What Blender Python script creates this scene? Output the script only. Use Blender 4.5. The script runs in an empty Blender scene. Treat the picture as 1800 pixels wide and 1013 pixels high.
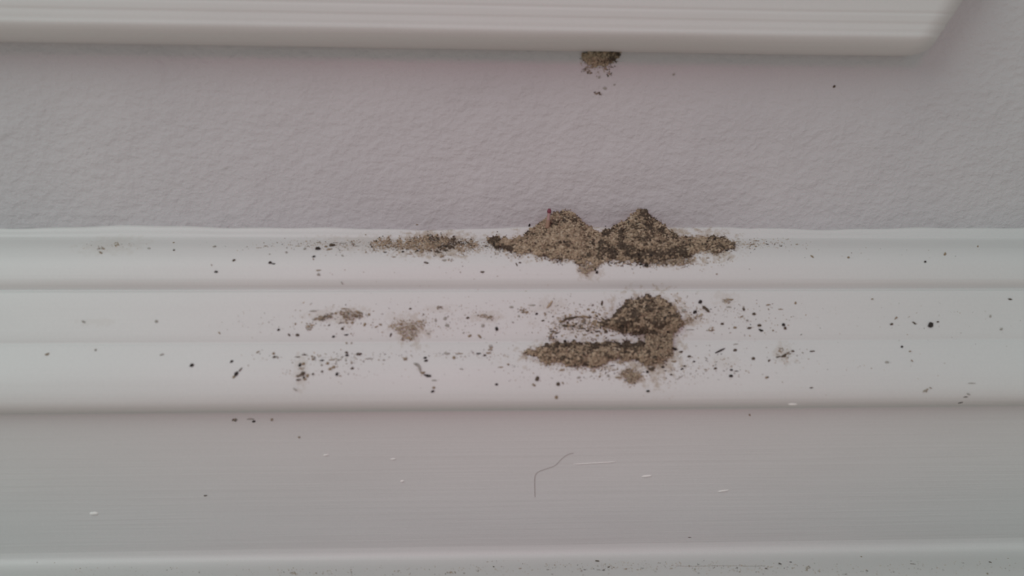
import bpy, math, random
import numpy as np
from mathutils import Matrix, Vector

random.seed(7)
rng = np.random.default_rng(11)
scene = bpy.context.scene
col = scene.collection
W, H = 1800, 1013
FPX = 1450.0

# ------------------------------------------------------------------ camera
PITCH, YAW, ROLL = math.radians(-18), math.radians(2.7), math.radians(0.75)
ROT = (Matrix.Rotation(-YAW, 3, 'Z') @ Matrix.Rotation(math.pi / 2 + PITCH, 3, 'X') @ Matrix.Rotation(ROLL, 3, 'Z'))
CAMD = 0.190                                   # distance to the wall along the view axis
fwd = ROT @ Vector((0, 0, -1))
CAM = -fwd * CAMD                              # the view axis meets the wall plane (y = 0) at the origin
cd = bpy.data.cameras.new('camera'); cam = bpy.data.objects.new('camera', cd); col.objects.link(cam)
cam.matrix_world = Matrix.Translation(CAM) @ ROT.to_4x4()
cd.sensor_width = 36; cd.lens = 36 * FPX / W; cd.clip_start = 0.005; cd.clip_end = 50
cd.dof.use_dof = True; cd.dof.focus_distance = 0.200; cd.dof.aperture_fstop = 9.5
scene.camera = cam

# ------------------------------------------------------------------ light and exposure
wd = bpy.data.worlds.new('room_light'); scene.world = wd; wd.use_nodes = True
# room light: cool from above, warm where it comes back off the wooden floor
wt = wd.node_tree; bg = wt.nodes['Background']; bg.inputs[1].default_value = 0.46
wtc = wt.nodes.new('ShaderNodeTexCoord'); wsx = wt.nodes.new('ShaderNodeSeparateXYZ'); wmr = wt.nodes.new('ShaderNodeMapRange'); wcr = wt.nodes.new('ShaderNodeValToRGB')
wt.links.new(wtc.outputs['Generated'], wsx.inputs[0]); wt.links.new(wsx.outputs[2], wmr.inputs[0]); wmr.inputs[1].default_value = -1
wt.links.new(wmr.outputs[0], wcr.inputs[0]); wt.links.new(wcr.outputs[0], bg.inputs[0])
wcr.color_ramp.elements[0].position = .22; wcr.color_ramp.elements[0].color = (1.08, 0.88, 0.79, 1)
wcr.color_ramp.elements[1].position = .52; wcr.color_ramp.elements[1].color = (0.89, 1.0, 0.99, 1)
def area(name, loc, target, size, power, color):
    l = bpy.data.lights.new(name, 'AREA'); l.size = size; l.energy = power; l.color = color
    o = bpy.data.objects.new(name, l); col.objects.link(o); o.location = loc
    o.rotation_euler = (Vector(target) - Vector(loc)).to_track_quat('-Z', 'Y').to_euler()
    return o
area('window_light', (-0.40, -0.42, 0.60), (0, 0, 0), 0.5, 2.35, (0.885, 1.0, 0.975))
sl = bpy.data.lights.new('added_rosy_spot', 'SPOT'); sl.energy = 3.0; sl.color = (1.0, 0.08, 0.34); sl.spot_size = math.radians(21); sl.spot_blend = 1.0; sl.shadow_soft_size = 0.08  # added spot, no real lamp: imitates the lens's pinkish tint at frame centre
so = bpy.data.objects.new('added_rosy_spot', sl); col.objects.link(so); so.location = (-0.06, -0.62, 0.42)
so.rotation_euler = (Vector((0.0, 0, -0.012)) - Vector(so.location)).to_track_quat('-Z', 'Y').to_euler()
scene.view_settings.view_transform = 'Standard'; scene.view_settings.look = 'None'
scene.view_settings.gamma = 1.0; scene.view_settings.use_curve_mapping = False
scene.view_settings.exposure = 0.0

# ------------------------------------------------------------------ materials
def mat(name, base, rough=0.6, spec=0.3):
    m = bpy.data.materials.new(name); m.use_nodes = True
    b = m.node_tree.nodes['Principled BSDF']
    b.inputs['Base Color'].default_value = (*base, 1); b.inputs['Roughness'].default_value = rough
    b.inputs['Specular IOR Level'].default_value = spec
    return m
class NT:
    def __init__(s, m): s.t = m.node_tree; s.b = s.t.nodes['Principled BSDF']
    def n(s, kind, **kw):
        x = s.t.nodes.new(kind)
        for k, v in kw.items(): setattr(x, k, v)
        return x
    def l(s, a, b): s.t.links.new(a, b)
    def coord(s): return s.n('ShaderNodeTexCoord').outputs['Object']
    def noise(s, vec, sc, detail=3, rough=.5):
        x = s.n('ShaderNodeTexNoise'); x.inputs['Scale'].default_value = sc
        x.inputs['Detail'].default_value = detail; x.inputs['Roughness'].default_value = rough
        s.l(vec, x.inputs['Vector']); return x.outputs['Fac']
    def mapping(s, vec, scale):
        x = s.n('ShaderNodeMapping'); x.inputs['Scale'].default_value = scale
        s.l(vec, x.inputs['Vector']); return x.outputs['Vector']
    def bump(s, h, dist, strength=1.0, prev=None):
        x = s.n('ShaderNodeBump'); x.inputs['Distance'].default_value = dist; x.inputs['Strength'].default_value = strength
        s.l(h, x.inputs['Height'])
        if prev is not None: s.l(prev, x.inputs['Normal'])
        return x.outputs['Normal']
    def ramp(s, f, a, b, ca, cb):
        r = s.n('ShaderNodeValToRGB'); e = r.color_ramp.elements
        e[0].position = a; e[1].position = b; e[0].color = (*ca, 1); e[1].color = (*cb, 1)
        s.l(f, r.inputs['Fac']); return r.outputs['Color']
    def rng(s, f, a, b, c, d):
        r = s.n('ShaderNodeMapRange', interpolation_type='SMOOTHSTEP')
        for i, v in zip((1, 2, 3, 4), (a, b, c, d)): r.inputs[i].default_value = v
        s.l(f, r.inputs[0]); return r.outputs[0]
    def math(s, op, a, b):
        x = s.n('ShaderNodeMath', operation=op)
        for i, v in enumerate((a, b)):
            if isinstance(v, (int, float)): x.inputs[i].default_value = v
            else: s.l(v, x.inputs[i])
        return x.outputs[0]
    def mix(s, f, a, b):
        x = s.n('ShaderNodeMix', data_type='RGBA')
        for i, v in ((0, f), (6, a), (7, b)):
            if isinstance(v, (int, float)): x.inputs[i].default_value = v
            elif isinstance(v, tuple): x.inputs[i].default_value = (*v, 1)
            else: s.l(v, x.inputs[i])
        return x.outputs[2]

def wall_material():
    m = mat('grey_wall_paint', (.5, .47, .48), .75, .25); t = NT(m); c = t.coord()
    # roller stipple, soft undulation and a faint vertical dent
    fine = t.noise(t.mapping(c, (1, 1, 1.3)), 520, 3, .55)
    broad = t.noise(c, 95, 3, .5)
    n1 = t.bump(broad, .0018, .5)
    n2 = t.bump(t.rng(fine, .3, .75, 0, 1), .00020, .75, n1)
    # faint slanting dent in the plaster below the upper trim
    a = P(266., 85., 0.); b = P(303., 240., 0.)
    sx = t.n('ShaderNodeSeparateXYZ'); t.l(c, sx.inputs[0])
    k = (b[0] - a[0]) / (b[2] - a[2])
    lin = t.math('SUBTRACT', sx.outputs[0], t.math('ADD', t.math('MULTIPLY', t.math('SUBTRACT', sx.outputs[2], float(a[2])), float(k)), float(a[0])))
    lin = t.math('ADD', lin, t.math('MULTIPLY', t.math('SUBTRACT', t.noise(c, 90, 2), .5), .004))
    ridge = t.rng(t.math('ABSOLUTE', lin, 0), 0, .0024, 1, 0)
    ridge = t.math('MULTIPLY', ridge, t.rng(sx.outputs[2], float(b[2]) - .001, float(b[2]) + .008, 0, 1))
    n2 = t.bump(ridge, .00040, .45, n2)
    t.l(n2, t.b.inputs['Normal'])
    colr = t.ramp(t.noise(c, 30, 2), .3, .7, WALL_A, WALL_B)
    colr = t.mix(t.rng(t.noise(c, 2600, 2, .7), .3, .7, 0, .09), colr, (.25, .25, .25))
    t.l(colr, t.b.inputs['Base Color'])
    return m
WALL_A, WALL_B = (.485, .468, .476), (.515, .495, .500)

def paint_material(name, base, stains=(), brush=1.0, base2=None):
    m = mat(name, base, .5, .35); t = NT(m); c = t.coord()
    br = t.noise(t.mapping(c, (12, 1, 900)), 1.0, 4, .6)          # horizontal brush marks
    bl = t.noise(t.mapping(c, (18, 60, 60)), 1.0, 2, .5)
    n1 = t.bump(bl, .0012, .5)
    n2 = t.bump(br, .00006 * brush, .8, n1)
    t.l(n2, t.b.inputs['Normal'])
    b2 = base2 or tuple(x * .96 for x in base)
    colr = t.ramp(t.noise(t.mapping(c, (14, 30, 30)), 1, 3), .3, .7, base, b2)
    colr = t.mix(t.rng(t.noise(c, 2600, 2, .7), .3, .7, 0, .07), colr, (.3, .3, .3))
    if stains:
        tot = None
        rag = t.noise(c, 700, 4, .65)
        for (x, z, rx, rz, amt) in stains:
            v = t.n('ShaderNodeVectorMath', operation='SUBTRACT'); t.l(c, v.inputs[0]); v.inputs[1].default_value = (x, 0, z)
            w = t.n('ShaderNodeVectorMath', operation='MULTIPLY'); t.l(v.outputs[0], w.inputs[0]); w.inputs[1].default_value = (1 / rx, 0, 1 / rz)
            ln = t.n('ShaderNodeVectorMath', operation='LENGTH'); t.l(w.outputs[0], ln.inputs[0])
            f = t.rng(t.math('ADD', ln.outputs['Value'], t.math('MULTIPLY', t.math('SUBTRACT', rag, .5), 3.2)), .35, 1.1, amt * .85, 0)
            tot = f if tot is None else t.math('MAXIMUM', tot, f)
        colr = t.mix(tot, colr, (.30, .225, .145))
    t.l(colr, t.b.inputs['Base Color'])
    return m

def grain_mat(name, c):
    m = mat(name, c, .85, .15); t = NT(m)
    t.l(t.ramp(t.noise(t.coord(), 2500, 2), .3, .7, tuple(x * .8 for x in c), tuple(min(1, x * 1.2) for x in c)), t.b.inputs['Base Color'])
    return m
G_PALE = grain_mat('pale_wood_grain', (.43, .355, .265))
G_TAN = grain_mat('tan_wood_grain', (.37, .29, .205))
G_BROWN = grain_mat('brown_wood_grain', (.25, .19, .13))
G_DARK = grain_mat('dark_brown_grain', (.09, .068, .05))
G_BLACK = grain_mat('blackish_grain', (.035, .029, .026))
G_GREY = grain_mat('grey_dust', (.32, .30, .27))
G_CORE = grain_mat('packed_debris', (.25, .19, .13))
G_CREAM = grain_mat('pale_tan_dust', (.42, .345, .255))
CHIP = mat('white_paint_chip', (.74, .72, .69), .45)
GM = [G_PALE, G_TAN, G_BROWN, G_DARK, G_BLACK, G_GREY, G_CREAM]

# ------------------------------------------------------------------ photograph pixel -> place helpers (numpy)
R3 = np.array(ROT); CP = np.array(CAM)
def rays(u, v):
    u = np.asarray(u, float); v = np.asarray(v, float)
    d = np.stack([(u - W / 2) / FPX, (H / 2 - v) / FPX, -np.ones_like(u)], -1) @ R3.T
    return d
def P(u, v, depth):
    """point of the ray through pixel (u, v) at `depth` metres in front of the wall"""
    d = rays(u, v); t = (-np.asarray(depth) - CP[1]) / d[..., 1]
    return CP + d * t[..., None]
def row(v, mm):
    p = P(900., float(v), mm / 1000.); return (-p[1], p[2])

def spline(pts, n=5):
    out = []
    pts = [np.array(p) for p in pts]
    for i in range(len(pts) - 1):
        p0 = pts[max(i - 1, 0)]; p1 = pts[i]; p2 = pts[i + 1]; p3 = pts[min(i + 2, len(pts) - 1)]
        for k in range(n):
            t = k / n
            out.append(.5 * ((2 * p1) + (-p0 + p2) * t + (2 * p0 - 5 * p1 + 4 * p2 - p3) * t * t + (-p0 + 3 * p1 - 3 * p2 + p3) * t ** 3))
    out.append(pts[-1]); return np.array(out)

APRON_ROWS = [(-120, -1.0, 1755), (-110, 9.6, 1748), (-60, 9.3, 1720), (-10, 9.0, 1692), (8, 8.95, 1681), (13, 8.85, 1678), (18, 8.9, 1675), (28, 8.85, 1668),
              (32, 8.75, 1665), (37, 8.75, 1662), (42, 8.75, 1659), (48, 8.7, 1655), (56, 8.7, 1650), (66, 8.0, 1643), (76, 6.6, 1634),
              (84, 4.6, 1620), (89, 2.2, 1604), (91, -0.6, 1590)]
MOULD = [(398, -1.5), (401, 0.0), (403, 0.7), (408, 1.2), (413, 1.9), (418, 2.4), (423, 3.8), (430, 6.4), (438, 8.6), (450, 10.7), (464, 12.2),
         (478, 13.15), (485, 13.55), (492, 13.85), (499, 13.9), (506, 13.75), (510, 13.8), (513, 14.6), (520, 15.2), (535, 16.2), (560, 17.7),
         (585, 19.2), (595, 19.7), (601, 19.95), (606, 20.5), (618, 21.6), (640, 23.5), (662, 25.0), (678, 25.8), (690, 26.25),
         (700, 26.4), (707, 26.3), (713, 25.9), (717, 25.2), (719, 24.2), (720, 22.2)]
BOARD = [(715, 22.4), (722, 22.4), (960, 22.4), (1000, 22.4)]
LEDGE = [(950, 22.3), (962, 22.45), (971, 22.8), (980, 23.7), (988, 25.4), (996, 27.8), (1006, 31.2), (1022, 36.2), (1045, 41.5), (1065, 43.5), (1085, 43.8), (1110, 42.5), (1112, 20.0)]
mould = spline([row(*p) for p in MOULD]); ledge = spline([row(*p) for p in LEDGE])
boardp = np.array([row(*p) for p in BOARD])
wallp = np.array([(0, .5), (0, -.5)])
# visible profile as (depth, z) polyline, for resting debris on it
SEGS = []
for poly in (wallp, mould, boardp, ledge):
    for a, b in zip(poly[:-1], poly[1:]): SEGS.append((*a, *b))
SEGS = np.array(SEGS)
def base_depth(u, v):
    """depth of the first surface met by the ray through (u, v)"""
    u = np.atleast_1d(np.asarray(u, float)); v = np.atleast_1d(np.asarray(v, float))
    d = rays(u, v); dy = -d[:, 1]; dz = d[:, 2]          # depth direction is -y
    oy, oz = -CP[1], CP[2]
    a0, b0, a1, b1 = SEGS.T
    ex, ez = a1 - a0, b1 - b0
    den = dy[:, None] * ez[None] - dz[:, None] * ex[None]
    den = np.where(abs(den) < 1e-12, 1e-12, den)
    t = ((a0 - oy)[None] * ez[None] - (b0 - oz)[None] * ex[None]) / den
    s = ((a0 - oy)[None] * dz[:, None] - (b0 - oz)[None] * dy[:, None]) / den
    ok = (t > 0) & (s >= -1e-4) & (s <= 1.0001)
    t = np.where(ok, t, 1e9).min(1)
    return oy + dy * t
def on(u, v, lift=0.0):
    dep = base_depth(u, v)
    return P(np.atleast_1d(np.asarray(u, float)), np.atleast_1d(np.asarray(v, float)), dep + lift)
def surf_normal(u, v):
    a = on(u, v - 1.5); b = on(u, v + 1.5); d = (b - a); d[:, 0] = 0
    n = np.stack([0 * d[:, 0], d[:, 2], -d[:, 1]], -1); n /= np.linalg.norm(n, axis=1)[:, None] + 1e-12
    n[n[:, 1] > 0] *= -1
    return n

# ------------------------------------------------------------------ objects
def link_mesh(name, verts, faces, mats, parent=None, smooth=True, fm=None):
    me = bpy.data.meshes.new(name)
    if isinstance(faces, np.ndarray):
        k = faces.shape[1]
        me.vertices.add(len(verts)); me.vertices.foreach_set('co', np.asarray(verts, np.float32).ravel())
        me.loops.add(faces.size); me.loops.foreach_set('vertex_index', faces.astype(np.int32).ravel())
        me.polygons.add(len(faces)); me.polygons.foreach_set('loop_start', np.arange(0, faces.size, k, dtype=np.int32))
        me.update(calc_edges=True)
    else:
        me.from_pydata([tuple(v) for v in verts], [], faces)
    for m in (mats if isinstance(mats, list) else [mats]): me.materials.append(m)
    if fm is not None: me.polygons.foreach_set('material_index', np.asarray(fm, np.int32))
    me.polygons.foreach_set('use_smooth', [smooth] * len(me.polygons))
    me.validate(); me.update()
    o = bpy.data.objects.new(name, me); col.objects.link(o)
    if parent: o.parent = parent
    return o
def tag(o, label=None, cat=None, group=None, kind=None):
    if label: o['label'] = label
    if cat: o['category'] = cat
    if group: o['group'] = group
    if kind: o['kind'] = kind
    return o

X0, X1 = -0.60, 0.60
def sweep(name, prof, m, x0=X0, x1=X1, ends=None, wob=None, nx=160):
    prof = np.asarray(prof); n = len(prof)
    xs = np.linspace(0, 1, nx + 1); V = []
    for t in xs:
        for j, (d, z) in enumerate(prof):
            xe = x1 if ends is None else ends[j]
            x = x0 + (xe - x0) * t
            dd, zz = (d, z) if wob is None else wob(x, j, d, z)
            V.append((x, -dd, zz))
    F = [(i * n + j, i * n + j + 1, (i + 1) * n + j + 1, (i + 1) * n + j) for i in range(nx) for j in range(n - 1)]
    if ends is not None:      # mitred return running back to the wall
        b = len(V); last = nx * n
        for k in (.5, 1.0):
            for j, (d, z) in enumerate(prof): V.append((ends[j] + .0004 * k, -(d * (1 - k) - .001 * k), z))
        for j in range(n - 1):
            F.append((last + j, last + j + 1, b + j + 1, b + j)); F.append((b + j, b + j + 1, b + n + j + 1, b + n + j))
    # close the back so that the moulding is a solid bar
    bk = len(V); V.append((x0, .002, prof[0][1])); V.append((x0, .002, prof[-1][1])); V.append((x1 if ends is None else ends[0], .002, prof[0][1])); V.append((x1 if ends is None else ends[-1], .002, prof[-1][1]))
    F.append((bk, bk + 1, bk + 3, bk + 2)); F.append((0, nx * n, bk + 2, bk)); F.append((n - 1, nx * n + n - 1, bk + 3, bk + 1))
    o = link_mesh(name, V, F, m)
    o['kind'] = 'structure'
    return o

def stain(u, v, ru, rv, amt):
    p = on(u, v)[0]; return (p[0], p[2], ru * .000125, rv * .000125, amt)
STAINS = [stain(*s) for s in [(1030, 430, 150, 22, .75), (1150, 425, 140, 24, .8), (770, 430, 85, 16, .7), (1255, 430, 40, 20, .6), (1035, 478, 26, 16, .5),
          (1180, 462, 34, 10, .4), (1140, 555, 75, 40, .75), (1150, 620, 50, 50, .7), (1040, 622, 120, 22, .7), (720, 578, 36, 26, .42),
          (612, 555, 30, 18, .4), (570, 556, 40, 12, .26), (640, 428, 110, 8, .22), (1111, 659, 26, 16, .5), (965, 538, 40, 14, .2),
          (853, 557, 34, 10, .28), (772, 543, 36, 8, .18), (530, 655, 14, 26, .28), (195, 434, 60, 9, .14), (165, 566, 40, 6, .1),
          (1376, 622, 20, 16, .28), (1275, 528, 26, 14, .2), (1215, 562, 36, 9, .45), (1040, 570, 90, 20, .22), (1270, 636, 26, 12, .12), (700, 558, 40, 8, .15)]]

# wall with the shallow dents of old plaster
def build_wall():
    nx, nz = 150, 90; V = []; zs = np.linspace(.30, -.45, nz + 1)
    for z in zs:
        for i in range(nx + 1):
            x = X0 + (X1 - X0) * i / nx
            V.append((x, 0, z))
    F = [(r * (nx + 1) + c, r * (nx + 1) + c + 1, (r + 1) * (nx + 1) + c + 1, (r + 1) * (nx + 1) + c) for r in range(nz) for c in range(nx)]
    b = len(V); V += [(X0, .02, .30), (X1, .02, .30), (X1, .02, -.45), (X0, .02, -.45)]
    tl, tr, bl, br = 0, nx, nz * (nx + 1), nz * (nx + 1) + nx
    F += [(b, b + 3, b + 2, b + 1)]
    o = link_mesh('wall_back', V, F, wall_material()); o['kind'] = 'structure'; return o
build_wall()

PAINT = (.595, .585, .572)
apron_prof = [row(v, d) for v, d, _ in APRON_ROWS]
apron_ends = [float(P(float(e), float(v) + 5, d / 1000.)[0]) for v, d, e in APRON_ROWS]
sp = spline([(a[0], a[1], e) for a, e in zip(apron_prof, apron_ends)], 4)
tag(sweep('trim_1', sp[:, :2], paint_material('upper_trim_paint', PAINT), ends=list(sp[:, 2]), wob=lambda x, j, d, z: (d, z - .0046 * min(0, x - .055))))
def caulk(x, j, d, z):
    if j < 28:                       # hand-run bead of filler where the moulding meets the wall
        k = 1 - j / 28
        z += k * (.00035 * math.sin(x * 61) + .00022 * math.sin(x * 143 + 1) + .0003 * (x > .056) + .0001 * math.sin(x * 420))
        d += k * .00012 * math.sin(x * 300)
    return d, z
sweep('trim_2', mould, paint_material('moulding_paint', PAINT, STAINS, 1.2), wob=caulk, nx=640)
sweep('baseboard_back', boardp, paint_material('board_paint', tuple(x * .96 for x in PAINT), brush=2.2))
sweep('trim_3', ledge, paint_material('ledge_paint', PAINT, brush=1.5))

# ------------------------------------------------------------------ grains
phi = (1 + 5 ** .5) / 2
ICO_V = np.array([(-1, phi, 0), (1, phi, 0), (-1, -phi, 0), (1, -phi, 0), (0, -1, phi), (0, 1, phi), (0, -1, -phi), (0, 1, -phi), (phi, 0, -1), (phi, 0, 1), (-phi, 0, -1), (-phi, 0, 1)])
ICO_V /= np.linalg.norm(ICO_V[0])
ICO_F = np.array([(0, 11, 5), (0, 5, 1), (0, 1, 7), (0, 7, 10), (0, 10, 11), (1, 5, 9), (5, 11, 4), (11, 10, 2), (10, 7, 6), (7, 1, 8), (3, 9, 4), (3, 4, 2), (3, 2, 6), (3, 6, 8), (3, 8, 9), (4, 9, 5), (2, 4, 11), (6, 2, 10), (8, 6, 7), (9, 8, 1)])
def rot_batch(n):
    q = rng.normal(size=(n, 4)); q /= np.linalg.norm(q, axis=1)[:, None]
    w, x, y, z = q.T
    return np.stack([np.stack([1 - 2 * (y * y + z * z), 2 * (x * y - z * w), 2 * (x * z + y * w)], -1),
                     np.stack([2 * (x * y + z * w), 1 - 2 * (x * x + z * z), 2 * (y * z - x * w)], -1),
                     np.stack([2 * (x * z - y * w), 2 * (y * z + x * w), 1 - 2 * (x * x + y * y)], -1)], 1)
def grain_arrays(pts, size, probs, elong=1.7):
    """angular chips and splinters; returns verts, faces, material index"""
    n = len(pts); size = np.broadcast_to(size, (n,))
    v = ICO_V[None] * rng.uniform(.62, 1.3, (n, 12, 1))
    sc = np.stack([rng.uniform(1, elong, n), rng.uniform(.65, 1, n), rng.uniform(.45, .8, n)], -1)
    v = v * sc[:, None]
    v = np.einsum('nij,nkj->nki', rot_batch(n), v)
    v[:, :, 0] *= 1.25
    v = v * size[:, None, None] + np.asarray(pts)[:, None]
    f = ICO_F[None] + (np.arange(n) * 12)[:, None, None]
    m = rng.choice(len(probs), n, p=np.array(probs) / sum(probs))
    return v.reshape(-1, 3), f.reshape(-1, 3), np.repeat(m, 20)
PX = .000122        # size of one photograph pixel at the moulding, metres

def smooth_noise(u, v, s, seed):
    r = np.random.default_rng(seed); g = r.uniform(-1, 1, (64, 64))
    x = np.asarray(u) / s; y = np.asarray(v) / s; xi = np.floor(x).astype(int); yi = np.floor(y).astype(int)
    fx = x - xi; fy = y - yi; fx = fx * fx * (3 - 2 * fx); fy = fy * fy * (3 - 2 * fy)
    G = lambda a, b: g[a % 64, b % 64]
    return (G(xi, yi) * (1 - fx) + G(xi + 1, yi) * fx) * (1 - fy) + (G(xi, yi + 1) * (1 - fx) + G(xi + 1, yi + 1) * fx) * fy

def pile(name, top, bot, bulge, probs, label, cat, n, size=(1.2, 3.2), group=None, spill=7, core=True, rag=4.0, topd=None, seed=0, fade=0, darkfn=None):
    """heap: `top` and `bot` are outlines [(u, v)...]; its surface runs from what it leans on to what it rests on, swelling by `bulge` mm"""
    tu, tv = np.array(top, float).T; bu, bv = np.array(bot, float).T
    u0, u1 = max(tu[0], bu[0]), min(tu[-1], bu[-1])
    def lim(u):
        a = np.interp(u, tu, tv) + rag * smooth_noise(u, u * 0, 6, seed) ; b = np.interp(u, bu, bv) + rag * smooth_noise(u, u * 0 + 9, 8, seed + 1)
        return a, np.maximum(b, a + 1.0)
    def surf(u, s):
        a, b = lim(u); v = a + (b - a) * s
        da = base_depth(u, a); db = base_depth(u, b)
        if topd is not None: da = da + topd
        d = da + (db - da) * s
        w = np.clip((b - a) / 30, 0.15, 1)
        d = d + bulge / 1000 * w * 4 * s * (1 - s) + .00045 * w * smooth_noise(u, v, 9, seed + 3) * (4 * s * (1 - s)) ** .5
        d = np.maximum(d, base_depth(u, v) + .00012)
        return v, d
    V = []; F = []; M = []
    nb = 0
    if core:
        nu = max(8, int((u1 - u0) / 2.5)); ns = 16
        us = np.linspace(u0, u1, nu + 1); rows_ = []
        for s in np.linspace(0, 1, ns + 1):
            v, d = surf(us, np.full_like(us, s)); rows_.append(P(us, v, d - .00022 - (.0008 if s in (0, 1) else 0)))
        front = np.array(rows_).transpose(1, 0, 2)
        vs = front.reshape(-1, 3); k = ns + 1
        f = [(i * k + j, i * k + j + 1, (i + 1) * k + j + 1, (i + 1) * k + j) for i in range(nu) for j in range(ns)]
        f = np.array(f); f = np.vstack([f[:, [0, 1, 2]], f[:, [0, 2, 3]]])
        V.append(vs); F.append(f); M.append(np.full(len(f), len(GM))); nb = len(vs)
    # grains bedded in the surface
    a_all = rng.uniform(u0 - 1, u1 + 1, n * 4); aa, bb = lim(a_all)
    keep = rng.uniform(0, np.percentile(bb - aa, 98), n * 4) < (bb - aa)
    us = a_all[keep][:n]
    s = rng.uniform(0, 1, len(us)) + rng.normal(0, .012, len(us)); s = np.clip(s, -.03, 1.03)
    if fade: s = np.clip(s, 0, 1)
    v, d = surf(us, s)
    if fade:
        edge = np.minimum(s, 1 - s) * 2 + rng.uniform(-.3, .3, len(s)); sel = edge > fade * .5; us, v, d = us[sel], v[sel], d[sel]
    pts = P(us, v, np.maximum(d + rng.uniform(-.0002, .00018, len(us)), base_depth(us, v) - .00005))
    # loose grains just outside the outline, lying on the paint
    m = int(n * .10 * spill / 7)
    ue = rng.uniform(u0 - 4, u1 + 4, m); ea, eb = lim(ue)
    ve = np.where(rng.uniform(size=m) < .25, ea - abs(rng.normal(0, spill * .3, m)), eb + abs(rng.normal(0, spill * .6, m)))
    pts2 = on(ue, ve, .00008)
    sz = np.exp(rng.uniform(np.log(size[0]), np.log(size[1]), len(pts))) * PX
    sz2 = rng.uniform(.5, 1.3, m) * PX
    pall = np.vstack([pts, pts2]); uall = np.concatenate([us, ue]); vall = np.concatenate([v, ve])
    gv, gf, gm = grain_arrays(pall, np.concatenate([sz, sz2]), probs)
    # clusters of darker and paler grains
    dk = smooth_noise(uall, vall * 1.6, 12, seed + 5) * 1.25 + .8 * smooth_noise(uall, vall * 1.5, 6, seed + 6) + rng.normal(0, .3, len(uall))
    dk = dk + darkfn(uall, vall) if darkfn is not None else dk * .5
    g1 = gm.reshape(-1, 20)[:, 0].copy()
    g1[(dk > .5) & (g1 < 3)] += 1; g1[(dk > .95) & (g1 < 3)] += 1
    g1[(dk < -.75) & (g1 > 1) & (g1 < 4)] -= 1
    gm = np.repeat(g1, 20)
    V.append(gv); F.append(gf + nb); M.append(gm)
    o = link_mesh(name, np.vstack(V), np.vstack(F), GM + [G_CORE], smooth=False, fm=np.concatenate(M))
    return tag(o, label, cat, group, 'stuff')

MIX = (.07, .38, .37, .16, .02, 0, 0)
MIXL = (.12, .50, .30, .07, .01, 0, 0)
MIXD = (.07, .30, .38, .2, .05, 0, 0)
# two heaps side by side on the upper ledge, against the wall
pile('debris_heap', [(858, 420), (872, 418), (895, 420), (918, 416), (935, 404), (950, 392), (965, 384), (975, 377), (990, 373), (1003, 374), (1015, 380), (1028, 392), (1042, 403), (1056, 408), (1066, 410)],
     [(858, 428), (875, 436), (900, 441), (925, 444), (950, 449), (975, 455), (1000, 458), (1020, 462), (1045, 462), (1066, 456)], 1.6, MIXL,
     'left of the two brown grain heaps against the wall on the upper moulding ledge', 'debris heap', 5200, topd=.0012, seed=20,
     darkfn=lambda u, v: -.1 + .9 * (u < 900) + .3 * (v < 392))
pile('debris_heap', [(1054, 412), (1066, 404), (1080, 399), (1095, 391), (1108, 380), (1120, 371), (1130, 369), (1142, 374), (1155, 386), (1170, 398), (1185, 410), (1198, 417), (1210, 421), (1235, 421), (1262, 416), (1278, 422), (1290, 430)],
     [(1054, 455), (1075, 457), (1100, 459), (1125, 462), (1150, 460), (1175, 455), (1200, 451), (1225, 444), (1250, 441), (1275, 441), (1290, 434)], 1.9, MIX,
     'right of the two brown grain heaps against the wall, steeper and darker', 'debris heap', 5200, topd=.0012, seed=40,
     darkfn=lambda u, v: .34 - .5 * (u > 1215) + .7 * np.exp(-((u - 1068) / 10) ** 2) + .3 * (v > 428))
# thin trail on the ledge to the left of the heaps
pile('debris_trail', [(652, 424), (680, 421), (710, 420), (735, 418), (750, 413), (775, 413), (800, 418), (820, 421), (840, 425)],
     [(652, 434), (680, 437), (710, 438), (735, 443), (760, 445), (785, 444), (805, 441), (825, 439), (840, 431)], .5, MIXL,
     'low trail of tan and brown grains on the upper ledge, left of the heaps', 'debris trail', 1500, size=(.8, 2.0), seed=60, fade=.25, core=False,
     darkfn=lambda u, v: 1.5 * np.exp(-((u - 785) / 30) ** 2) - .2)
# heap and band on the lower sloping faces
pile('debris_heap', [(1058, 570), (1075, 562), (1090, 545), (1100, 533), (1115, 526), (1135, 521), (1155, 522), (1172, 528), (1185, 540), (1193, 554), (1199, 566)],
     [(1058, 574), (1078, 577), (1095, 582), (1115, 586), (1135, 588), (1160, 590), (1180, 586), (1190, 578), (1199, 570)], 2.2, MIX,
     'rounded brown grain heap on the sloping face below the right-hand heap', 'debris heap', 3200, seed=80, darkfn=lambda u, v: .2 + .45 * (u < 1150) )
pile('debris_streak', [(1136, 580), (1150, 578), (1168, 578), (1181, 582)], [(1136, 636), (1150, 640), (1168, 636), (1181, 622)], .9, MIXL,
     'upright tan streak of grains joining the rounded heap to the band under it', 'debris streak', 1500, size=(.8, 1.8), seed=100, rag=2, darkfn=lambda u, v: -.25 + 0 * u)
pile('debris_band', [(922, 619), (936, 616), (950, 609), (965, 604), (1000, 602), (1040, 605), (1090, 604), (1120, 602), (1140, 600), (1165, 604), (1180, 612)],
     [(922, 621), (936, 625), (950, 631), (975, 637), (1005, 643), (1035, 645), (1052, 643), (1065, 634), (1080, 628), (1110, 632), (1140, 640), (1160, 636), (1180, 622)], 1.2, MIX,
     'long flat brown band of grains lodged along the lower step of the moulding', 'debris band', 3600, seed=120, spill=9,
     darkfn=lambda u, v: 1.3 * (v < 612) + .6 * (u > 1085) * (v < 626) * (u < 1140) - .15)
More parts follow.
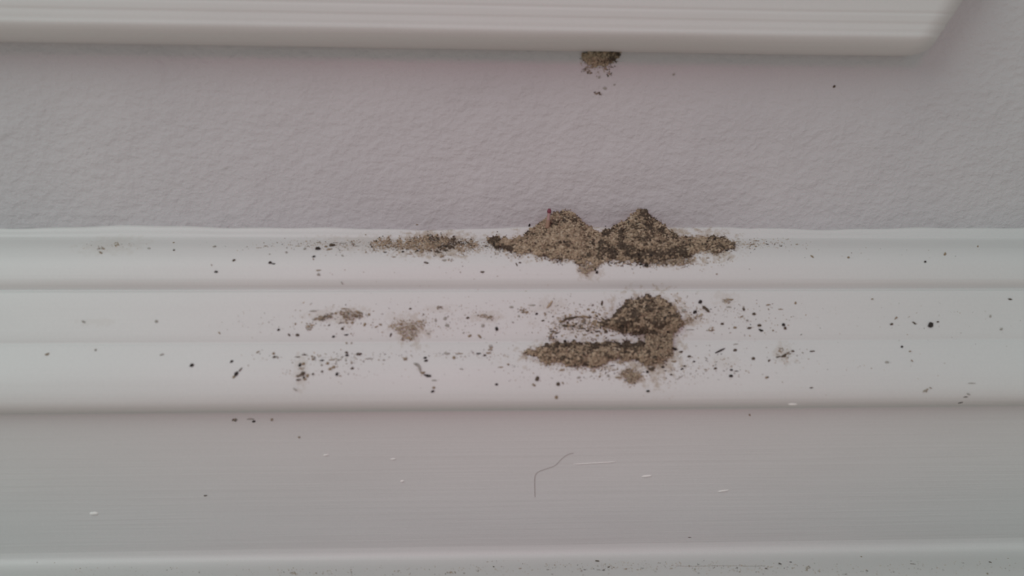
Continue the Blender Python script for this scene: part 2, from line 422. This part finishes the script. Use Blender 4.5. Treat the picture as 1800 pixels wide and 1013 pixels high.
pile('debris_patch', [(686, 572), (700, 568), (720, 566), (740, 562), (748, 566)], [(686, 576), (700, 586), (712, 596), (722, 598), (735, 590), (748, 568)], .25, (.3, .2, .08, .02, 0, 0, .4),
     'pale tan shield-shaped patch of dust on the sloping face', 'dust patch', 330, size=(.6, 1.4), seed=140, core=False, fade=.35, spill=3)
pile('debris_patch', [(598, 546), (612, 543), (628, 548), (636, 551)], [(598, 558), (606, 568), (620, 566), (636, 556)], .25, (.2, .4, .3, .05, 0, 0, .1),
     'small brown streaky patch of dust left on the sloping face', 'dust patch', 200, size=(.6, 1.5), seed=150, core=False, fade=.3, spill=3)
pile('debris_patch', [(552, 558), (562, 556), (575, 553), (582, 554)], [(552, 561), (562, 563), (575, 560), (582, 558)], .2, (.1, .2, .2, .1, 0, .3, 0),
     'thin grey-brown dash of grains at the left end of the sloping face', 'dust patch', 90, size=(.7, 1.5), seed=155, core=False, spill=3)
pile('debris_patch', [(1092, 656), (1105, 650), (1118, 650), (1128, 655)], [(1092, 661), (1105, 673), (1118, 674), (1128, 662)], .5, (.3, .35, .15, .05, 0, 0, .2),
     'small tan patch of grains just below the long brown band', 'dust patch', 300, size=(.7, 1.6), seed=160, core=False, fade=.15, spill=5)
pile('debris_patch', [(1015, 462), (1030, 460), (1045, 462), (1054, 462)], [(1015, 466), (1028, 482), (1040, 480), (1054, 466)], .4, (.4, .3, .1, .02, 0, 0, .3),
     'tan spill of grains running down from under the left heap', 'dust patch', 260, size=(.7, 1.6), seed=170, core=False, fade=.1, spill=5)
pile('debris_patch', [(1160, 455), (1180, 453), (1205, 452), (1222, 450)], [(1160, 461), (1175, 469), (1195, 467), (1222, 455)], .3, (.2, .35, .3, .06, 0, 0, .1),
     'brown spill of grains running down from under the right heap', 'dust patch', 240, size=(.7, 1.6), seed=180, core=False, fade=.1, spill=6)
pile('debris_patch', [(1196, 568), (1210, 560), (1225, 554), (1234, 552)], [(1196, 572), (1210, 568), (1225, 561), (1234, 557)], .3, (.25, .4, .25, .05, 0, 0, .1),
     'brown smear of grains trailing right from the rounded heap', 'dust patch', 130, size=(.6, 1.4), seed=190, core=False, fade=.1, spill=3)
# clot clinging under the upper trim
pile('debris_clot', [(1024, 90), (1040, 88), (1060, 88), (1080, 88), (1092, 90)], [(1024, 100), (1030, 114), (1045, 118), (1060, 117), (1075, 110), (1086, 102), (1092, 94)], 1.0,
     (.2, .5, .24, .06, 0, 0, 0), 'tan and brown clot of dust clinging to the wall under the upper trim', 'debris clot', 900, size=(.9, 2.2), seed=200, spill=9, fade=.06,
     darkfn=lambda u, v: .6 * (u > 1070) - .1)

def dust(name, regions, label, cat, probs, seed=0):
    us, vs, ss = [], [], []
    for (cu, cv, su, sv, n, s0, s1) in regions:
        us.append(rng.normal(cu, su, n)); vs.append(rng.normal(cv, sv, n)); ss.append(rng.uniform(s0, s1, n))
    u = np.concatenate(us); v = np.concatenate(vs); s = np.concatenate(ss) * PX
    pts = on(u, v, .00004)
    gv, gf, gm = grain_arrays(pts, s, probs, 2.0)
    return tag(link_mesh(name, gv, gf, GM, smooth=False, fm=gm), label, cat, None, 'stuff')
DP = (.1, .25, .25, .12, .03, .15, .1)
dust('fine_dust', [(590, 430, 50, 4, 170, .4, 1.1), (740, 431, 60, 8, 200, .5, 1.5), (1150, 464, 45, 4, 60, .8, 1.9), (890, 436, 25, 6, 60, .6, 1.5), (1330, 427, 30, 4, 40, .6, 1.4), (700, 438, 60, 6, 130, .4, 1.0), (480, 432, 60, 5, 40, .4, .9), (870, 440, 40, 6, 60, .4, .9), (1330, 430, 40, 5, 120, .4, 1.1), (1180, 462, 60, 6, 120, .4, 1.0),
     (1240, 448, 30, 6, 50, .4, .9), (190, 434, 30, 4, 30, .4, .9), (1500, 440, 140, 9, 30, .3, .8), (820, 470, 200, 12, 40, .3, .8)],
     'fine scattered dust on the upper ledge of the moulding', 'dust', DP)
dust('fine_dust', [(1030, 572, 35, 10, 330, .4, 1.3), (1058, 571, 20, 8, 170, .9, 2.2), (1000, 567, 14, 6, 60, .9, 2.0), (974, 588, 8, 8, 30, .8, 1.8), (1190, 545, 10, 14, 60, .6, 1.6), (1030, 545, 50, 9, 110, .3, .9), (960, 545, 60, 14, 130, .3, .9), (1300, 560, 55, 20, 150, .3, 1.0), (780, 562, 60, 16, 130, .3, .9), (850, 570, 60, 14, 90, .3, .8),
     (610, 560, 55, 16, 150, .3, 1.0), (720, 578, 26, 12, 60, .3, .8), (460, 570, 50, 12, 40, .3, .8), (1600, 560, 120, 18, 60, .3, .7), (1210, 555, 20, 10, 60, .4, 1.0), (1230, 550, 50, 14, 60, .3, .8)],
     'fine scattered dust on the middle sloping face of the moulding', 'dust', DP)
dust('fine_dust', [(590, 630, 60, 6, 110, .3, 1.0), (560, 650, 45, 10, 60, .3, .9), (800, 624, 80, 4, 110, .3, .9), (960, 650, 60, 14, 90, .3, .9), (1080, 655, 40, 9, 150, .4, 1.1), (1230, 645, 50, 14, 170, .3, 1.0),
     (1380, 625, 14, 6, 50, .4, 1.0), (1450, 640, 100, 18, 60, .3, .8), (1180, 655, 30, 12, 60, .3, 1.0), (700, 660, 90, 14, 30, .3, .7)],
     'fine scattered dust on the lower rounded face of the moulding', 'dust', DP)
dust('fine_dust', [(1050, 996, 90, 5, 150, .3, 1.0), (1250, 998, 90, 5, 130, .3, 1.0), (560, 1006, 60, 4, 70, .3, 1.0), (820, 1004, 90, 5, 100, .3, 1.0), (1450, 1002, 120, 6, 120, .3, 1.0), (1680, 998, 70, 6, 60, .3, .9), (250, 1003, 120, 5, 50, .3, .8), (1268, 995.5, 40, .5, 70, .3, .8)],
     'fine scattered dust along the bottom ledge', 'dust', DP)

# ------------------------------------------------------------------ crumbs, one object each
def crumb_mesh(name, kind, m):
    r = np.random.default_rng(kind)
    V, F = [], []
    lumps = {0: [(0, 0, 0, 1)], 1: [(0, 0, 0, .85), (.8, .2, .1, .6)], 2: [(-.5, 0, 0, .7), (.4, .3, .2, .75), (.1, -.5, 0, .5)], 3: [(-.7, 0, 0, .5), (0, .1, 0, .65), (.8, -.1, .1, .5)]}[kind % 4]
    for k, (x, y, z, s) in enumerate(lumps):
        v = ICO_V * r.uniform(.7, 1.2, (12, 1)) * s * np.array([1.1, .8, .95]) + np.array([x, z, y])
        V.append(v); F.append(ICO_F + 12 * k)
    me = bpy.data.meshes.new(name); me.from_pydata(np.vstack(V).tolist(), [], np.vstack(F).tolist()); me.materials.append(m)
    return me
MESHES = {(t, k): crumb_mesh('debris_crumb', k, m) for t, m in (('k', G_BLACK), ('d', G_DARK), ('b', G_BROWN), ('g', G_GREY), ('t', G_TAN)) for k in range(8)}

def where(u, v):
    def pick(*st):
        for lim, t in st:
            if u < lim: return t
    if v < 398: return 'on the bare wall'
    if v < 515: return pick((540, 'on the far left upper ledge'), (655, 'left of the low ledge trail'), (860, 'beside the low ledge trail'), (1060, 'at the left heap foot'),
                            (1300, 'at the right heap foot'), (1450, 'right of the right heap'), (9999, 'on the far right upper ledge'))
    if v < 601: return pick((495, 'on the far left middle face'), (690, 'beside the brown streaky patch'), (765, 'beside the shield-shaped patch'), (935, 'right of the shield-shaped patch'),
                            (1045, 'well left of the rounded heap'), (1130, 'touching the rounded heap left side'), (1260, 'just right of the rounded heap'), (1420, 'well right of the rounded heap'), (9999, 'on the far right middle face'))
    if v < 716: return pick((500, 'on the far left lower face'), (556, 'in the upright left lower cluster'), (690, 'right of the lower left cluster'), (935, 'left of the long band'), (1130, 'just below the long band'),
                            (1230, 'at the long band right end'), (1340, 'right of the long band'), (1480, 'beside the grey right clump'), (9999, 'on the far right lower face'))
    if v < 972: return 'on the flat board'
    return pick((900, 'on the bottom ledge left half'), (1150, 'on the bottom ledge below heaps'), (1450, 'on the bottom ledge right middle'), (9999, 'on the bottom ledge far right'))
TONE = {'k': 'black', 'd': 'dark brown', 'b': 'brown', 'g': 'faint grey', 't': 'tan'}
def shape_word(w, h, ang):
    if ang and w > 1.4 * h: return 'slanting dash' if abs(ang) >= 12 else 'flat dash'
    if w > 1.9 * h: return 'flat dash'
    if h > 1.1 * w: return 'upright fleck'
    return 'crumb' if w * h > 34 else 'speck'
def crumb(u, v, w, h, tone='d', ang=0, label=None):
    p = on(u, v)[0]; n = surf_normal(np.array([float(u)]), np.array([float(v)]))[0]
    if tone in 'bg' and w * h >= 44:                 # a loose cluster of dust rather than one crumb
        k = int(w * h * .42); q = rng.uniform(0, 2 * np.pi, k); rr = rng.uniform(0, 1, k) ** .6; a = math.radians(ang)
        cx, cy = rr * np.cos(q) * w * .6, rr * np.sin(q) * h * .6
        gu, gw = u + cx * math.cos(a) - cy * math.sin(a), v - cx * math.sin(a) - cy * math.cos(a)
        gv, gf, gm = grain_arrays(on(gu, gw, .00005), rng.uniform(.5, 1.25, k) * PX, (.1, .3, .3, .05, 0, .25, 0) if tone == 'g' else (0, .2, .4, .35, .05, 0, 0), 1.8)
        o = link_mesh('debris_crumb', gv, gf, GM, smooth=False, fm=gm)
        return tag(o, label.replace('crumb ', 'smudge ').replace('speck ', 'smudge '), 'crumb', 'crumbs ' + where(u, v))
    me = MESHES[(tone, random.choice((0, 4)) if abs(w - h) < 2.1 else random.randrange(8))]
    o = bpy.data.objects.new('debris_crumb', me); col.objects.link(o)
    rx = w * .5 * PX; rz = h * .5 * PX * 1.1; ry = min(rx, rz) * .8
    y = -Vector(n); x = Vector((1, 0, 0)); z = x.cross(y).normalized()
    B = Matrix((x, y, z)).transposed() @ Matrix.Rotation(-math.radians(ang), 3, 'Y') @ Matrix.Diagonal((rx, ry, rz))
    loc = Vector(p) + Vector(n) * ry * .35
    o.matrix_world = Matrix.Translation(loc) @ B.to_4x4()
    tag(o, label, 'crumb', 'crumbs ' + where(u, v))
    return o
C = '''
872.8 578.6 6 7 k 40|872.8 675.8 5 4 k|944 666 7 9 d|939 677 7 3 g 35|981 675 6 7 d|989 673 9 2 g 8|978 698 5 7 b|1139 687.5 6 4 k|1186 614 9 6 k -20|1197 619 7 4 d|1211 627 7 4 d
1185 636 9 4 b|1165 645.5 6 4 k|1146 649 11 8 d 15|1138 654 5 5 k|1219.5 636 5 3 k|1198.6 649 6 3 k 15|1203 644 6 3 d|1180 659 6 3 g|1195 664 12 3 g 35|1284.7 661 7 5 k|1294 652.8 6 3 k|1285.5 650.5 5 4 k
1257 648 6 4 d|1240 650 4 3 g|1323.6 630 6 4 d|1347 664 5 4 b|1291.7 616 7 5 d|1293 605.5 8 3 g 10
1230.5 531 7 7 k|1221 549 8 6 k 20|1202 546 7 6 g|1307 544 5 6 d 40|1325 552 6 5 d|1303 557 7 3 b 20|1313 563 6 3 g|1334.7 572 7 5 d|1337.5 581 8 5 k -20|1316.7 577 8 4 d|1269.5 569.5 6 4 d|1251 579 9 7 g 20|1250 582 4 3 d
1212.5 580 12 3 g|1244 581 8 3 g|1291.7 576 6 4 b|943 552 5 4 k|919 546 12 8 g|926 549 6 4 b|958 553 4 3 d|954 564 6 3 d|1278 529 14 8 g|1284 527 8 4 b|1281 540 8 4 g|993 600 5 5 k|1008 573 6 5 d 30
993 573 10 7 d -10|985 565 6 5 b|972 583 9 5 d|969 594 8 8 b|979 586 8 4 d 20|1022 578 11 5 d|1026 566 8 7 b|1049 583 9 5 d|1043 597 9 5 g|1065 583 6 6 d|1080 580 8 5 b|1101 597 5 4 g|1068 599 5 3 b|1042 549 6 4 b
1036 558 8 4 d|1028 557 7 4 b|1055 568 8 5 d|1058 533 7 3 g 20|1042 537 6 4 g|1034 544 5 4 b|1019 535 5 3 g|1046 572 6 4 b|1040 575 8 4 b|1033 582 7 4 d|1062 574 8 5 d|1072 568 9 5 d|1085 572 8 6 d|1050 590 6 4 b|1076 590 7 4 b
1006 585 6 3 b|1012 592 5 3 g|1027 589 7 4 b|1090 637 10 6 g|1076 643 7 3 d|1078 651 8 3 b|1054 662 5 3 g|1069 661 4 9 g|1086 664 8 5 b|1100 669 6 3 k|1124 662 5 6 b|1017 664 7 4 g|987.5 651 10 3 b|1006 645 6 3 b|965 640 5 3 b
489.5 580 5 4 k|523 589 6 5 d|508 589 7 3 g 15|519 570 5 3 b|590 551 5 4 b|602 578 5 5 d|600 568 9 3 d 15|619 567.5 6 4 b|586 592 5 4 k|609 589 7 3 k 8|617 587 5 2 b|554 561 6 4 b|566 558 10 6 b|578 556 7 7 b|550 547 13 3 g
543 575 11 11 g|548 572 7 4 t|603 553 11 3 b -15|626 549 12 2 b|606 543 11 3 b|610 558 9 2 d -8|624 556 9 2 b 10|632 551 10 2 b|648.6 553 4 5 b 20|721 543 5 3 d|618 603.6 4 3 d|609 603 4 2 g|578 572 5 2 b|641 571 7 2 g
705 570 5 5 b|708 598 4 4 b|725 578 5 5 b|718 594 6 5 t|722 597 5 4 b|736 565 7 4 t|746 572 4 3 b|712 575 4 4 b|702 578 4 3 b|730 586 4 4 t|822 559 6 4 d|782 560 6 6 g|786 572 7 5 g|848.6 573 6 6 g|766 564 6 4 g|753 587 4 3 g|744 553 5 3 b
669 571 5 3 g|661 575 6 3 b 20|854 556 22 5 g|862 559 12 4 g|840 554 10 2 g|773 541 12 5 g|687 589 5 4 g|815 585 7 2 g|826 591 6 3 g|843 591 8 3 g|902 567 6 3 g|899 540 7 4 g|912 556 6 3 g|936 537 10 3 g
407 636 6 4 k 25|415 658 9 6 k 45|422 651 8 4 d 45|411 663 6 4 b 30|481 622 4 8 b|482 628 6 4 d|488 629 4 4 g|453 619 4 3 g|523 628 9 2 d|535 624 8 4 d|550 629 6 8 b 30|566 634 7 3 k|609 620 5 4 d|610 625 6 4 k|630 623 9 6 d
601 628 4 3 d|608 633 4 3 b|527 642 5 7 k|533 640 6 5 b|529 648 10 3 b|532 657 8 7 d|527 661 11 4 b|524 668 8 4 d|534 664 4 5 k|540 661 5 8 b 20|536 667 6 4 b|519 685 8 3 g|550 658 4 4 d|566 653.6 5 3 d|580 649 6 5 b|586 646 7 5 b 10
576 639 5 5 b|565 642.5 5 3 b|592 658 5 6 k|598 661 4 2 b|619 648 6 4 d|618 637.5 6 2 b|583 633 10 2 b|595 633 8 2 b|649 631 10 4 g|639 635 5 2 g|675 633 5 2 b|666 633 5 2 b|747 629.5 6 4 k|748.6 634.5 7 4 k|762.5 681.5 5 4 b
760.5 688 6 4 k 25|763 669 7 4 g|840 622 8 4 k|852 625 5 4 d|858 621 8 4 b|862 612 7 10 g|808 622 11 2 b|798 629 5 6 b|786 622 10 4 g|811 649 5 3 g|880 646 9 2 b|893 641 5 3 g|711 631 10 5 g|831 620 8 2 t
412.5 738.5 8 6 b|446 741 6 4 k|440 737 10 4 g|478 738 7 3 g|526 769 5 3 g|380 478 6 4 k|411 458 6 4 d 15|377 434 6 5 g|475 462 6 5 k|481 464 6 3 k|474 447 4 2 d|487.5 427 5 2 d|467 433 6 3 b|434 434 5 2 b|455 436 9 2 b|372 466 4 2 g
178 437 11 4 g|178 445 8 3 g|205 430 7 8 g|262 437 6 4 g|305 427 6 2 g|306 440 5 3 g|275 565 5 5 g|147 566 6 4 g|385.5 585.5 5 3 g|283 624 6 3 g|168 615 7 3 g|83 623 6 4 g|559 438 9 8 k|551.5 451.5 6 4 k|551 456 4 2 d|601.5 449.5 5 3 b
559 475.5 8 3 b|560 483 5 8 g|601 498 5 3 g|848 478.5 7 4 d|732.7 395 5 2 b|584 432 11 9 d 25|590 427 9 2 d|578 439 10 4 b 15|559 427 9 3 b|573 434 5 6 b|620 428 8 8 b|625 433 11 2 d|600 428 9 2 d|643 444 4 3 b|677 444 6 3 k|708 443 5 4 k
720 447 9 3 b|692 452 6 3 b|775.5 452 6 4 g|792 457 9 5 g|781 458 8 4 g|749 462 8 3 g|854 434 8 3 k|742 441 6 6 k|783 434 7 6 k|783 440 6 3 d|504 444 7 2 b|504 436 4 3 g|524 433 9 2 b|535.5 438 5 6 g|660 425 6 5 k|665 433 7 2 d|659 441 10 2 b
1626 460.5 5 4 k|1491 453 5 4 b|1427.5 451 5 4 g|1349 430 5 3 d|1400 430 5 4 g|1661 448 8 3 g|1719 434 5 3 g|1567 570 6 4 d 15|1575 559.5 7 3 g 30|1607 568 7 2 g|1649 565.6 5 3 g|1760 579 12 2 g -15|1741 556 9 2 g 25|1776 526 5 4 g|1533 526 5 3 g
1398 533 4 5 b|1372 544 8 3 b|1351 536 5 3 g|1351 544 5 3 b|1377 571 6 6 k|1380 577 5 6 d|1359 581 4 4 g|1585 610 5 4 k|1599 617.6 4 3 b|1603 634 5 3 g|1559 637 7 4 g|1426.5 618 9 4 d|1411 620 4 3 g|1393.6 617.6 5 4 d
1367 628 9 4 d 8|1378 626 10 6 d 25|1385 621 9 5 b 20|1373 616 7 8 g|1352 634 7 2 b|1324 631 6 5 d|1348.7 663.5 5 3 d|1425.5 682 6 3 d|1708 674 12 3 g|1630 686 16 4 g 30|1697 698 8 2 d|1702 693 8 2 g 30|1688 708 7 4 k 35
1280.5 455.5 8 4 g 45|1243.6 454 6 3 b|1243 463 5 2 g|1277 441 6 4 k|1280 437 6 4 d|1288 428 7 6 b|1297 425 11 2 b 10|1329 424 10 4 b|1322 430 9 2 g|1318 437 6 2 g|1260 482 5 2 g|1046 473 5 8 k|1049 479 5 6 k|1030 479 8 5 b|1105.6 465 8 4 d
1127 465 7 4 k|1136 467 8 6 k|1120 462 6 3 d|1183 462 14 7 b|1205 457 9 4 g|905.5 443 8 6 d|923.6 439 5 4 d|914 462 5 3 d|908 465 6 2 g 15|930.5 396 4 6 k|871 423 9 8 d|1216 446 7 3 d|1158 463 5 3 b|1090 461 6 3 d
1466 152 5 5 d|1184 131 5 4 g|1028 122 12 5 b 30|1036 127 8 7 b|1071 130 9 7 b 30|1053 136 4 7 g|1063 155 7 5 g -25|1051 164 13 5 b -5|1080 149 4 3 g
360.6 871.5 6 3 d|1212 945 5 2 d|1318 730 6 2 b|914 1000 5 7 b|963 1002 6 4 d|975 994 4 2 b|1028 1002 5 5 k|1022 1005 5 2 b|1051 1002 4 4 d|1061 1003 6 5 k|1070 998 8 2 b|1079 998 4 3 d|1128 999 8 3 k 10|1121 1002 5 5 b|1180.5 1000 6 5 b
1228 1008 5 3 d|1347 1000 8 6 d 40|1354 997 8 3 b|1390 988.6 6 7 k|1372 992 6 4 g|1393 999 5 4 b|971 1010 5 3 d|1050 987 6 3 g|1420 1000 6 8 b|1514 979 5 5 b 30|1524 1004 5 5 k|1484 1010 10 4 d|1605 992 12 4 d 20|1613 988 9 4 k 15|1571 1006 5 3 d
1691.5 990 6 3 d|1771 982 6 3 b -25|1741 989 5 3 g|1735.5 1009 4 3 g|1222 1001 5 2 b|1296 999 5 3 g|1300 1006 4 3 b|556 1008 5 5 b 40|517 1008 12 4 g|350 1007 4 3 g|701 1004 6 6 g|816 1008 6 4 d|868 997 3 3 d|840 1005 6 3 b|793 1007 14 4 g
1152 1005 4 2 g|1100 1001 6 2 g|1440 1005 6 2 g|1500 1000 5 2 g
'''
SPECIAL = {(1466, 152): 'single dark speck on the bare wall below the upper trim end', (1184, 131): 'faint grey speck on the bare wall right of the clinging clot',
(732.7, 395): 'brown speck on the wall just above the low trail', (930.5, 396): 'black speck on the wall up and left of the left heap',
(1028, 122): 'brown splinter at the lower left tip of the clinging clot', (1036, 127): 'brown crumb just right of the splinter under the clot',
(1071, 130): 'brown crumb on the wall below the right of the clot', (1053, 136): 'grey upright fleck under the middle of the clot',
(1063, 155): 'faint grey fleck on the wall well below the clot', (1051, 164): 'lowest brown fleck on the wall below the clot', (1080, 149): 'tiny grey dot on the wall low right of the clot',
(559, 438): 'largest black crumb at the left end of the upper ledge trail', (848, 478.5): 'dark crumb alone above the middle groove, below the low trail',
(360.6, 871.5): 'single dark crumb low on the flat board, left side', (1212, 945): 'tiny dark dash near the bottom of the flat board'}
SPECKS = []
for item in C.replace('\n', '|').split('|'):
    t = item.split()
    if t: SPECKS.append((*map(float, t[:4]), t[4], float(t[5]) if len(t) > 5 else 0.0))
# the 290 that show most are objects of their own, the faintest rest one object
WEIGHT = {'k': 1.8, 'd': 1.5, 'b': 1.1, 'g': .8, 't': .9}
SPECKS.sort(key=lambda c: -(c[2] * c[3] * WEIGHT[c[4]] + 1e4 * ((c[0], c[1]) in SPECIAL)))
own, rest = SPECKS[:294], SPECKS[294:]
kinds = {}
for c in own:
    if (c[0], c[1]) not in SPECIAL: kinds.setdefault((TONE[c[4]], shape_word(c[2], c[3], c[5]), where(c[0], c[1])), []).append(c)
for c in own:
    if (c[0], c[1]) in SPECIAL: crumb(*c, label=SPECIAL[(c[0], c[1])])
ORD = ['', 'second', 'third', 'fourth', 'fifth', 'sixth', 'seventh', 'eighth']
for (tone, shp, wh), L in kinds.items():
    L.sort(key=lambda c: c[0])
    for i, c in enumerate(L):
        if len(L) == 1: lab = f'{tone} {shp} {wh}'
        elif i == 0: lab = f'leftmost {tone} {shp} {wh}'
        elif i == len(L) - 1: lab = f'rightmost {tone} {shp} {wh}'
        else: lab = f'{ORD[i]} {tone} {shp} from the left, {wh}'
        crumb(*c, label=lab)
ru = np.array([c[0] for c in rest]); rv = np.array([c[1] for c in rest]); rs = np.array([(c[2] * c[3]) ** .5 * .5 for c in rest]) * PX
gv, gf, gm = grain_arrays(on(ru, rv, .00006), rs, (0, 0, .5, .2, 0, .3, 0), 2.2)
tag(link_mesh('loose_grains', gv, gf, GM, smooth=False, fm=gm), 'faintest tiny grains strewn over all the ledges and faces', 'dust', None, 'stuff')
crumb(1635, 571.6, 10, 10, 'k', 0, 'largest round black crumb far right on the middle sloping face')
crumb(337, 642.5, 7, 6, 'k', 0, 'round black crumb furthest left on the lower rounded face')

# ------------------------------------------------------------------ splinters, hair, stalk, chips
def tube(name, pts, rad, m, parent=None, ns=8, closed=True, flat=1.0):
    pts = [Vector(p) for p in pts]; V, F = [], []
    for i, p in enumerate(pts):
        t = (pts[min(i + 1, len(pts) - 1)] - pts[max(i - 1, 0)]).normalized()
        a = t.cross(Vector((0, 1, 0.2))).normalized(); b = t.cross(a).normalized()
        for k in range(ns):
            q = 2 * math.pi * k / ns; V.append(p + (a * math.cos(q) + b * math.sin(q) * flat) * rad[i])
    for i in range(len(pts) - 1):
        for k in range(ns): F.append((i * ns + k, i * ns + (k + 1) % ns, (i + 1) * ns + (k + 1) % ns, (i + 1) * ns + k))
    F.append(tuple(range(ns))[::-1]); F.append(tuple(range((len(pts) - 1) * ns, len(pts) * ns)))
    return link_mesh(name, V, F, m, parent)
def stroke(name, pix, w, m, label, cat, jag=.25, lift=.0001, steps=6):
    pix = np.array(pix, float); k = np.linspace(0, len(pix) - 1, (len(pix) - 1) * steps + 1)
    u = np.interp(k, range(len(pix)), pix[:, 0]); v = np.interp(k, range(len(pix)), pix[:, 1])
    p = on(u, v, lift)
    r = [w * .5 * PX * (1 - .65 * abs(2 * i / (len(k) - 1) - 1) ** 3) * random.uniform(1 - jag, 1 + jag) for i in range(len(k))]
    return tag(tube(name, p, r, m), label, cat)
stroke('splinter', [(1257, 621), (1274.5, 612.5)], 3, G_BLACK, 'thin straight black splinter lying right of the long band', 'splinter', .1)
stroke('splinter', [(1235, 539), (1240, 542), (1247, 549)], 6, G_DARK, 'dark brown splinter up and right of the rounded heap', 'splinter')
stroke('splinter', [(986, 567), (995, 561), (1006, 559), (1017, 557)], 4, G_DARK, 'dark splinter lying left of the rounded heap', 'splinter')
stroke('splinter', [(1017, 557), (1027, 556), (1036, 558)], 3, G_BROWN, 'short brown splinter between the dark splinter and the rounded heap', 'splinter')
stroke('splinter', [(961, 542), (967, 535), (971, 529)], 4, G_TAN, 'tan splinter near the top left of the middle sloping face', 'splinter')
stroke('splinter', [(727, 639), (733, 641), (737, 645), (739, 654)], 4.5, G_GREY, 'curved grey-brown shred on the lower face left of centre', 'splinter')
stroke('splinter', [(739, 655), (743, 656), (747, 654)], 4, G_BROWN, 'brown shred joined under the curved grey shred', 'splinter')
stroke('splinter', [(745, 659), (752, 661), (758, 661)], 4, G_BLACK, 'small black splinter at the foot of the curved grey shred', 'splinter')
HAIR = mat('hair_strand', (.34, .31, .29), .5)
def smooth_px(p): return spline([np.array(q, float) for q in p], 6)
hp = smooth_px([(1007.7, 797), (999, 799), (988.5, 806), (976, 818.5), (962, 824), (948, 829), (942, 834), (940, 842), (940, 858), (940.5, 874)])
tag(tube('hair_strand', on(hp[:, 0], hp[:, 1], .00004), [.000055] * len(hp), HAIR, ns=6), 'thin curved dark hair stuck to the flat board below the moulding', 'hair')
fp = np.stack([np.linspace(1190, 1345, 30), 995.5 + .5 * np.sin(np.linspace(0, 9, 30))], -1)
tag(tube('hair_strand', on(fp[:, 0], fp[:, 1], .00004), [.00005] * 30, HAIR, ns=6), 'long straight fibre lying along the bottom ledge', 'hair')

def chip(pix, w, h, ang, label, m=CHIP):
    u, v = pix; p = on(u, v)[0]; V, F = [], []; n = 14; a = math.radians(ang)
    for k in range(n):
        q = 2 * math.pi * k / n; r = random.uniform(.82, 1.1)
        x, z = math.cos(q) * w / 2 * r, math.sin(q) * h / 2 * r
        V.append((x * math.cos(a) - z * math.sin(a), 0, x * math.sin(a) + z * math.cos(a)))
    V2 = [(p[0] + x * PX, p[1] - .0000, p[2] + z * PX) for x, _, z in V] + [(p[0] + .75 * x * PX, p[1] - .00018, p[2] + .75 * z * PX) for x, _, z in V]
    for k in range(n): F.append((k, (k + 1) % n, n + (k + 1) % n, n + k))
    F.append(tuple(range(n, 2 * n)))
    tag(link_mesh('paint_fleck', V2, F, m, smooth=True), label, 'paint fleck')
chip((165, 903), 16, 7, 0, 'oval white paint fleck low on the left of the flat board')
chip((707, 846), 7, 4, 10, 'small white paint fleck on the flat board left of the hair')
chip((691, 807), 10, 2.5, 5, 'faint white paint streak above the small fleck left of the hair')
chip((573, 800), 10, 3, 5, 'small pale paint fleck upper left on the flat board')
chip((1137, 837), 21, 3.5, 7, 'white streak of paint right of the hair on the board')
chip((1271, 863), 20, 2.5, 9, 'thin white paint streak furthest right on the board')
chip((1393, 710.5), 18, 5, 0, 'white oval paint fleck under the rounded lip of the moulding')
chip((1044, 814), 90, 1.0, 3, 'long faint brush streak of pale paint crossing right of the hair')

def stalk():
    root = bpy.data.objects.new('red_tipped_stalk', None); col.objects.link(root)
    tag(root, 'short pink stalk with a dark red tip standing up from the left heap', 'stalk')
    base = P(np.array([962.]), np.array([402.]), np.array([.0052]))[0]; top = P(np.array([966.]), np.array([367.]), np.array([.0040]))[0]
    root.location = base
    pink = mat('pale_pink_stalk', (.33, .20, .19), .5); red = mat('dark_red_tip', (.17, .035, .055), .45); tan = mat('tan_stalk_foot', (.27, .17, .12), .7)
    L = [base + (top - base) * t for t in np.linspace(0, 1, 13)]
    L = [np.array(p) - base for p in L]
    tube('stalk_foot', L[:6], [.00052, .00052, .00050, .00048, .00046, .00044], tan, root, 10)
    tube('stalk_shaft', L[4:11], [.00040, .00040, .00038, .00036, .00035, .00036, .00038], pink, root, 10)
    tube('stalk_tip', L[9:], [.00034, .00046, .00048, .00024], red, root, 10)['label'] = 'dark red rounded tip'
stalk()
